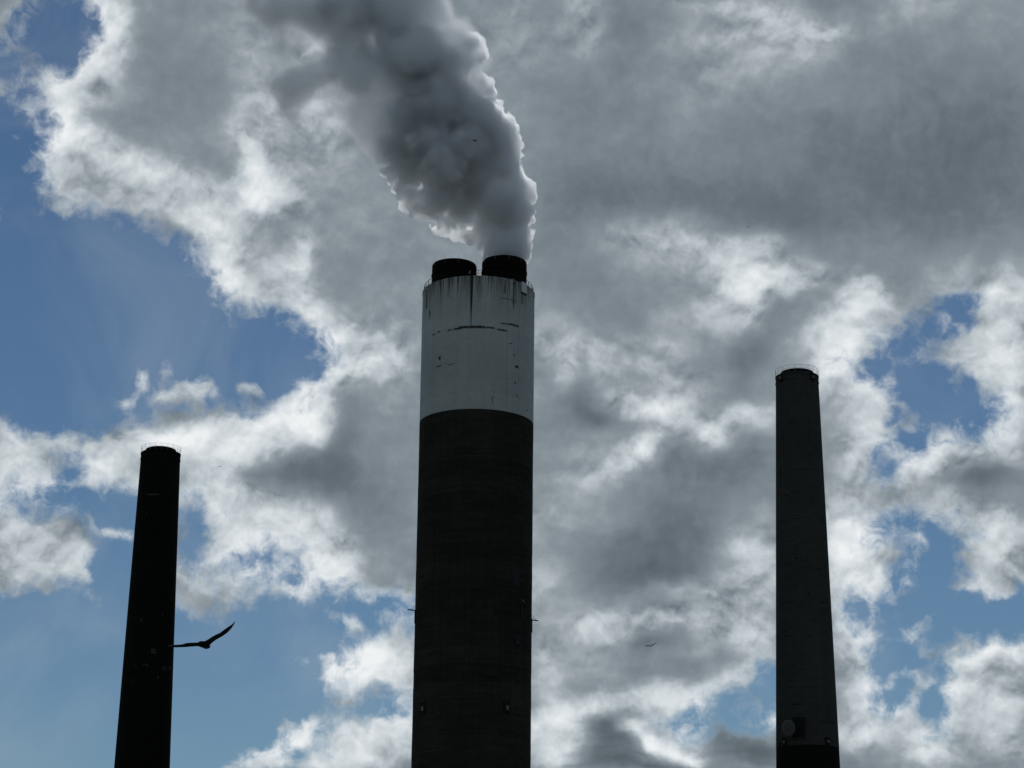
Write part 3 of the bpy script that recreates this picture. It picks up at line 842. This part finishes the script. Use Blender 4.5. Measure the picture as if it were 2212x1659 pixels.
def make_bird(name, label, loc, wing_l, wing_r, body, scale, voxel, tail=True):
    """wings: rows (x, z, apparent half height) from the shoulder to the tip, metres; chord lies mostly along the view"""
    bm = bmesh.new()
    for side in (wing_l, wing_r):
        secs = []
        for x, z, h in side:
            secs.append(((x, -0.2 * abs(x) * 0.15, z), (0, -0.9 * max(h * 2.1, 0.012), h * 0.98), (0, 0.014, 0.016)))
        # leading edges follow the span: turn the thickness along it
        loft(bm, secs, 10)
    (bx0, bz0), (bx1, bz1), br = body
    prof = [(0, .06), (.06, .45), (.16, .78), (.28, .98), (.40, 1.0), (.52, .86), (.64, .66), (.74, .46), (.84, .30), (.92, .18), (1.0, .05)]
    secs = []
    for k, f in prof:
        secs.append(((bx0 + (bx1 - bx0) * k, 0.30 - 0.66 * k, bz0 + (bz1 - bz0) * k), (br * f, 0, 0.0), (0, br * .45 * f, br * .55 * f)))
    loft(bm, secs, 14)
    if tail:
        loft(bm, [((bx0, 0.25, bz0), (br * .5, 0, 0), (0, 0.01, 0.02)), ((bx0 - .02, 0.5, bz0 + .03), (br * .9, 0, 0), (0, 0.004, 0.008))], 10)
    bmesh.ops.scale(bm, vec=(scale,) * 3, verts=bm.verts[:])
    me = bpy.data.meshes.new(name); bm.to_mesh(me); bm.free()
    o = bpy.data.objects.new(name, me); C.objects.link(o)
    md = o.modifiers.new('r', 'REMESH'); md.mode = 'VOXEL'; md.voxel_size = voxel; md.use_smooth_shade = True
    dg = bpy.context.evaluated_depsgraph_get()
    me2 = bpy.data.meshes.new_from_object(o.evaluated_get(dg))
    o.modifiers.clear(); o.data = me2; me2.name = name; bpy.data.meshes.remove(me)
    me2.materials.clear(); me2.materials.append(MAT['bird'])
    o.location = loc
    return tag(o, label, 'bird', 'birds circling round the chimneys')


# the near one, wings spread about 1.75 m, 65 m away
B = at(445.5, 1394.5, 62.0)
WL = [(0.0, 0.02, .085), (-.15, .035, .075), (-.24, .03, .042), (-.40, .022, .044), (-.55, .008, .046), (-.64, -.012, .036), (-.72, -.022, .030), (-.86, -.03, .029), (-.95, -.034, .022), (-1.02, -.035, .010), (-1.10, -.036, .006)]
WR = [(0.0, .03, .090), (.07, .09, .074), (.16, .17, .062), (.27, .245, .056), (.38, .30, .050), (.47, .365, .056), (.56, .435, .056), (.65, .51, .046), (.71, .57, .032), (.76, .64, .020), (.79, .70, .010)]
make_bird('bird', 'large black bird gliding with spread wings beside the black chimney', B, WL, WR, ((-.03, .055), (.06, -.165), .115), 1.0, 0.010)
# the others far off
far_birds = [
    (1406.5, 1395.2, 250.0, 'small dark bird gliding right of the wide chimney, above the lower clouds', [(0, 0, .05), (-.35, .0, .055), (-.75, .0, .045), (-.95, .0, .02)], [(0, 0, .07), (.3, .17, .06), (.6, .36, .05), (.85, .5, .02)], .13, 0.82),
    (1026.5, 303.6, 330.0, 'tiny dark bird in front of the steam plume', [(0, 0, .10), (-.3, .04, .08), (-.55, .14, .03)], [(0, 0, .10), (.18, .05, .09), (.34, .02, .03)], .16, 0.85),
    (1616.0, 490.2, 520.0, 'tiny dark bird in the grey cloud high above the right chimney', [(0, 0, .08), (-.2, .12, .05), (-.34, .4, .02)], [(0, 0, .06), (.4, .12, .04), (.8, .22, .02)], .20, 0.75),
    (473.8, 1007.5, 430.0, 'tiny dark bird above the left chimney against pale cloud', [(0, 0, .05), (-.25, -.05, .05), (-.55, -.18, .02)], [(0, 0, .05), (.3, .0, .05), (.6, -.05, .02)], .10, 0.75),
]
for px, py, Y, lab, wl, wr, br, sc in far_birds:
    make_bird('bird', lab, at(px, py, Y), wl, wr, ((-.02, .03), (.03, -.04), br), sc, 0.03, tail=False)


# ------------------------------------------------------------------ steam plume from the right-hand flue
rng = np.random.default_rng(5)
PX = 0.0835            # metres per chart unit at the flue
PY0 = 367.3


def spline_matrix(n, m):
    """cubic B-spline weights that spread m lattice values over n samples"""
    t = np.linspace(0, m - 3.001, n)
    i = np.floor(t).astype(int)
    f = t - i
    W = np.zeros((n, m), np.float32)
    w = [(1 - f) ** 3 / 6, (3 * f ** 3 - 6 * f ** 2 + 4) / 6, (-3 * f ** 3 + 3 * f ** 2 + 3 * f + 1) / 6, f ** 3 / 6]
    for k in range(4):
        W[np.arange(n), i + k] += w[k]
    return W


def lattice_noise(shape, voxel, wavelength):
    ms = [max(4, int(math.ceil(s * voxel / wavelength)) + 3) for s in shape]
    L = rng.standard_normal(ms).astype(np.float32)
    for ax in range(3):
        L = np.moveaxis(np.tensordot(spline_matrix(shape[ax], ms[ax]), L, axes=(1, ax)), 0, ax)
    return L / (L.std() + 1e-6)


def fbm(shape, voxel, wl, octaves, gain=0.55):
    acc = np.zeros(shape, np.float32); a = 1.0; tot = 0
    for _ in range(octaves):
        acc += a * lattice_noise(shape, voxel, wl); tot += a * a
        a *= gain; wl *= 0.5
    return acc / math.sqrt(tot)


class Field:
    def __init__(self, lo, hi, voxel):
        self.lo = np.array(lo, np.float32); self.v = voxel
        self.shape = tuple(int(math.ceil((h - l) / voxel)) for l, h in zip(lo, hi))
        self.f = np.full(self.shape, -3.0, np.float32)

    def ball(self, c, r, squash=(1, 1, 1)):
        c = np.array(c, np.float32)
        e = np.array([(r + 3.0) * q for q in squash], np.float32)
        i0 = np.maximum(np.floor((c - e - self.lo) / self.v).astype(int), 0)
        i1 = np.minimum(np.ceil((c + e - self.lo) / self.v).astype(int) + 1, self.shape)
        if (i1 <= i0).any():
            return
        g = [(self.lo[k] + np.arange(i0[k], i1[k]) * self.v - c[k]) / squash[k] for k in range(3)]
        d = r - np.sqrt(g[0][:, None, None] ** 2 + g[1][None, :, None] ** 2 + g[2][None, None, :] ** 2)
        s = self.f[i0[0]:i1[0], i0[1]:i1[1], i0[2]:i1[2]]
        np.maximum(s, d, out=s)

    def axis(self, k):
        return self.lo[k] + np.arange(self.shape[k]) * self.v

    def mesh(self, name, iso, f=None):
        import openvdb
        f = self.f if f is None else f
        f = f.copy()
        for k in range(3):                       # closed at the borders
            sl = [slice(None)] * 3
            for q in (0, -1):
                sl[k] = q; f[tuple(sl)] = -3.0
        g = openvdb.FloatGrid(-3.0)
        g.copyFromArray(np.ascontiguousarray(-f))
        g.background = 3.0
        pts, tris, quads = g.convertToPolygons(-iso)
        pts = pts * self.v + self.lo
        me = bpy.data.meshes.new(name)
        nq, n3 = len(quads), len(tris)
        me.vertices.add(len(pts)); me.vertices.foreach_set('co', pts.astype(np.float32).ravel())
        loops = np.concatenate([quads.ravel(), tris.ravel()]).astype(np.int32)
        me.loops.add(len(loops)); me.loops.foreach_set('vertex_index', loops)
        me.polygons.add(nq + n3)
        me.polygons.foreach_set('loop_start', np.concatenate([np.arange(nq) * 4, nq * 4 + np.arange(n3) * 3]).astype(np.int32))
        me.polygons.foreach_set('use_smooth', np.ones(nq + n3, bool))
        me.update(calc_edges=True)
        me.validate()
        return me


def steam_mat(name, density, g, albedo):
    mt = new_mat(name)
    N = Nodes(mt.node_tree)
    v = N.new('ShaderNodeVolumePrincipled')
    v.inputs['Color'].default_value = albedo
    v.inputs['Density'].default_value = density
    v.inputs['Anisotropy'].default_value = g
    o = N.new('ShaderNodeOutputMaterial')
    N.t.links.new(v.outputs[0], o.inputs['Volume'])
    return mt


# billows: chart position, radius, distance behind (+) or before (-) the flue axis
LOW = [
    (1091, 574, 44, 0), (1093, 556, 49, 0), (1098, 538, 50, 0),
    (1114, 508, 38, 1), (1112, 468, 38, -1), (1100, 485, 40, 2), (1114, 425, 33, 0), (1118, 400, 28, -1), (1095, 440, 45, -2),
    (1094, 375, 42, 0), (1085, 345, 46, 1), (1068, 312, 48, 0), (1058, 278, 50, -1), (1088, 268, 24, 0), (1058, 238, 36, 0), (1060, 200, 28, 0), (1066, 174, 24, 1), (1036, 172, 34, 0), (1040, 118, 18, 1), (1022, 100, 22, 0), (1000, 120, 34, 2),
    (1050, 530, 24, 2), (1018, 514, 19, 2), (1035, 495, 26, 3), (1002, 503, 17, 2), (985, 500, 13, 2), (1008, 478, 24, 3), (1045, 460, 30, 4), (1048, 432, 32, 4), (1060, 470, 28, 5),
    (962, 482, 22, 1), (945, 489, 14, 0), (985, 455, 34, 2), (930, 457, 22, 0), (905, 450, 17, 0), (1010, 420, 45, 3), (950, 420, 46, 0), (885, 424, 27, 1), (868, 408, 22, 1),
    (1030, 380, 55, 1), (960, 365, 62, -1), (890, 365, 50, 2), (848, 370, 22, 0),
    (1010, 320, 60, -1), (930, 312, 66, 0), (860, 318, 46, 2),
    (1010, 260, 58, 0), (945, 250, 66, 0), (880, 260, 50, 0),
    (1000, 200, 50, 2), (935, 190, 60, 0), (960, 135, 46, 1), (890, 140, 60, -1), (920, 80, 46, 0), (850, 80, 62, 0), (800, 120, 46, 1), (860, 20, 60, 0), (790, 30, 56, 0), (800, -40, 70, 0), (720, 10, 50, 0),
]
HIGH = [
    (1010, 215, 66, 2), (930, 235, 85, 0), (850, 260, 75, 0), (810, 270, 34, 0), (845, 320, 34, 0), (795, 250, 26, 0), (1015, 140, 40, 2), (1020, 105, 26, 1), (990, 90, 42, 0), (960, 140, 75, 0), (870, 150, 98, 0), (790, 160, 78, 0), (740, 200, 36, 0), (775, 240, 40, 0),
    (920, 60, 62, 0), (860, 50, 92, 0), (760, 60, 85, 0), (700, 40, 60, 0), (890, -10, 82, 0), (800, -30, 100, 0), (700, -20, 85, 0), (620, 10, 60, 0), (570, -5, 48, 0), (660, 60, 44, 0), (540, 5, 30, 0),
    (735, 150, 40, 0), (655, 20, 60, 0),
    (830, -110, 120, 0), (700, -110, 120, 0), (600, -90, 90, 0), (520, -110, 80, 0),
]

# torn-off wisps on the plume's far side, their shade put into darker albedo
WISPS = [
    (600, 15, 44, 4), (650, 15, 46, 4), (700, 40, 44, 4), (560, 0, 34, 4), (612, 70, 30, 4), (606, 110, 26, 4), (636, 165, 34, 4), (612, 190, 34, 4), (665, 160, 30, 4), (700, 150, 30, 4), (735, 130, 36, 4), (626, 225, 28, 4), (640, 250, 20, 4), (655, 195, 24, 4), (745, 60, 50, 4),
    (560, -60, 60, 4), (640, -60, 60, 4),
]


def plume_point(px, py, dy):
    return np.array(at(px, py, PY0 + dy))


def billows(shape, vox, wl, octaves, k):
    """rounded lobes with creases between them, at several sizes"""
    acc = np.zeros(shape, np.float32)
    for _ in range(octaves):
        acc += (np.abs(lattice_noise(shape, vox, wl)) - 0.8) * (k * wl)
        wl *= 0.52
    return acc


def soften(f, n):
    for _ in range(n):
        for ax in range(3):
            g = f.copy()
            lo_ = [slice(None)] * 3; hi_ = [slice(None)] * 3
            lo_[ax] = slice(0, -1); hi_[ax] = slice(1, None)
            g[tuple(hi_)] += f[tuple(lo_)]; g[tuple(lo_)] += f[tuple(hi_)]
            first = [slice(None)] * 3; last = [slice(None)] * 3
            first[ax] = slice(0, 1); last[ax] = slice(-1, None)
            g[tuple(first)] += f[tuple(first)]; g[tuple(last)] += f[tuple(last)]
            f = g / 3
    return f


def build_plume():
    vox = 0.21
    # lower, dense part with crisp billows, thinning out upwards
    lo = np.array([-38.0, PY0 - 11.0, 134.5]); hi = np.array([6.5, PY0 + 11.0, 188.0])
    A = Field(lo, hi, vox)
    for px, py, r, dy in LOW:
        A.ball(plume_point(px, py, dy), r * PX)
    zz = A.axis(2)[None, None, :]
    xx = A.axis(0)[:, None, None]; yy = A.axis(1)[None, :, None]
    empty_air = A.f < -1.2
    A.f = soften(A.f, 3) + 0.25
    grow = np.clip((zz - 136.5) / 6, 0.15, 1)
    A.f += (billows(A.shape, vox, 5.0, 1, 0.13) + billows(A.shape, vox, 2.9, 2, 0.19) + billows(A.shape, vox, 0.95, 2, 0.25)) * grow
    A.f += fbm(A.shape, vox, 6.0, 4, 0.6) * (0.9 * np.clip((zz - 156) / 18, 0, 1))
    # stays inside the flue below its lip, and frays out at the upper end
    inside = 3.45 - np.sqrt((xx + 1.60) ** 2 + (yy - 367.3) ** 2)
    A.f = np.where(zz < 136.95, np.minimum(A.f, inside), A.f)
    A.f -= np.clip((zz - 164) / 16, 0, 1.3)
    A.f = np.where((zz < 135.4) | empty_air, -3.0, A.f).astype(np.float32)
    plume = mesh_obj('steam_plume', A.mesh('steam_plume', 0.0), steam_mat('steam_skin', 0.95, 0.5, (0.968, 0.982, 0.992, 1)))
    tag(plume, 'billowing grey steam plume drifting left from the right-hand flue', 'steam plume', kind='stuff')
    mesh_obj('dense_core', A.mesh('dense_core', 1.1), steam_mat('steam_core', 0.6, 0.45, (0.968, 0.982, 0.992, 1)), plume)
    # upper, thinning part
    vox = 0.32
    lo = np.array([-60.0, PY0 - 15.0, 146.0]); hi = np.array([4.0, PY0 + 15.0, 196.0])
    Bf = Field(lo, hi, vox)
    for px, py, r, dy in HIGH:
        Bf.ball(plume_point(px, py, dy), r * PX)
    ragged = np.clip((-14 - Bf.axis(0)[:, None, None]) / 25, 0, 1)
    near = np.clip((Bf.f + 2.6) / 1.6, 0, 1)            # the raggedness stays close to the billows
    n1 = billows(Bf.shape, vox, 7.0, 2, 0.15) + billows(Bf.shape, vox, 2.2, 2, 0.26) + fbm(Bf.shape, vox, 6.0, 5, 0.66) * (0.75 + 0.6 * ragged)
    f = np.where(Bf.f > -2.6, soften(Bf.f, 2) + n1 * near, -3.0).astype(np.float32)
    for iso, dens, g in ((-0.8, 0.04, 0.25), (-0.1, 0.07, 0.25), (0.7, 0.11, 0.25), (1.8, 0.16, 0.25), (3.2, 0.2, 0.25)):
        nm = 'thin_veil' if iso < 0 else 'drifting_billow'
        mesh_obj(nm, Bf.mesh(nm, iso, f), steam_mat('steam_drift_%d' % round(iso * 10), dens, g, (0.955, 0.976, 0.990, 1)), plume)
    # wisps
    W = Field(np.array([-56.0, PY0 - 4.0, 158.0]), np.array([-22.0, PY0 + 13.0, 192.0]), 0.28)
    for px, py, r, dy in WISPS:
        W.ball(plume_point(px, py, dy), r * PX * 1.05)
    near = np.clip((W.f + 2.6) / 1.6, 0, 1)
    f = np.where(W.f > -2.6, soften(W.f, 2) + (fbm(W.shape, 0.28, 5.0, 6, 0.66) * 1.0 + billows(W.shape, 0.28, 3.0, 3, 0.16)) * near, -3.0).astype(np.float32)
    for iso, dens in ((-0.5, 0.05), (0.2, 0.12), (1.0, 0.22)):
        mesh_obj('torn_wisp', W.mesh('torn_wisp', iso, f), steam_mat('steam_wisp_%d' % round(iso * 10), dens, 0.15, (0.76, 0.80, 0.83, 1)), plume)  # low albedo stands for the shadow on the wisps


build_plume()
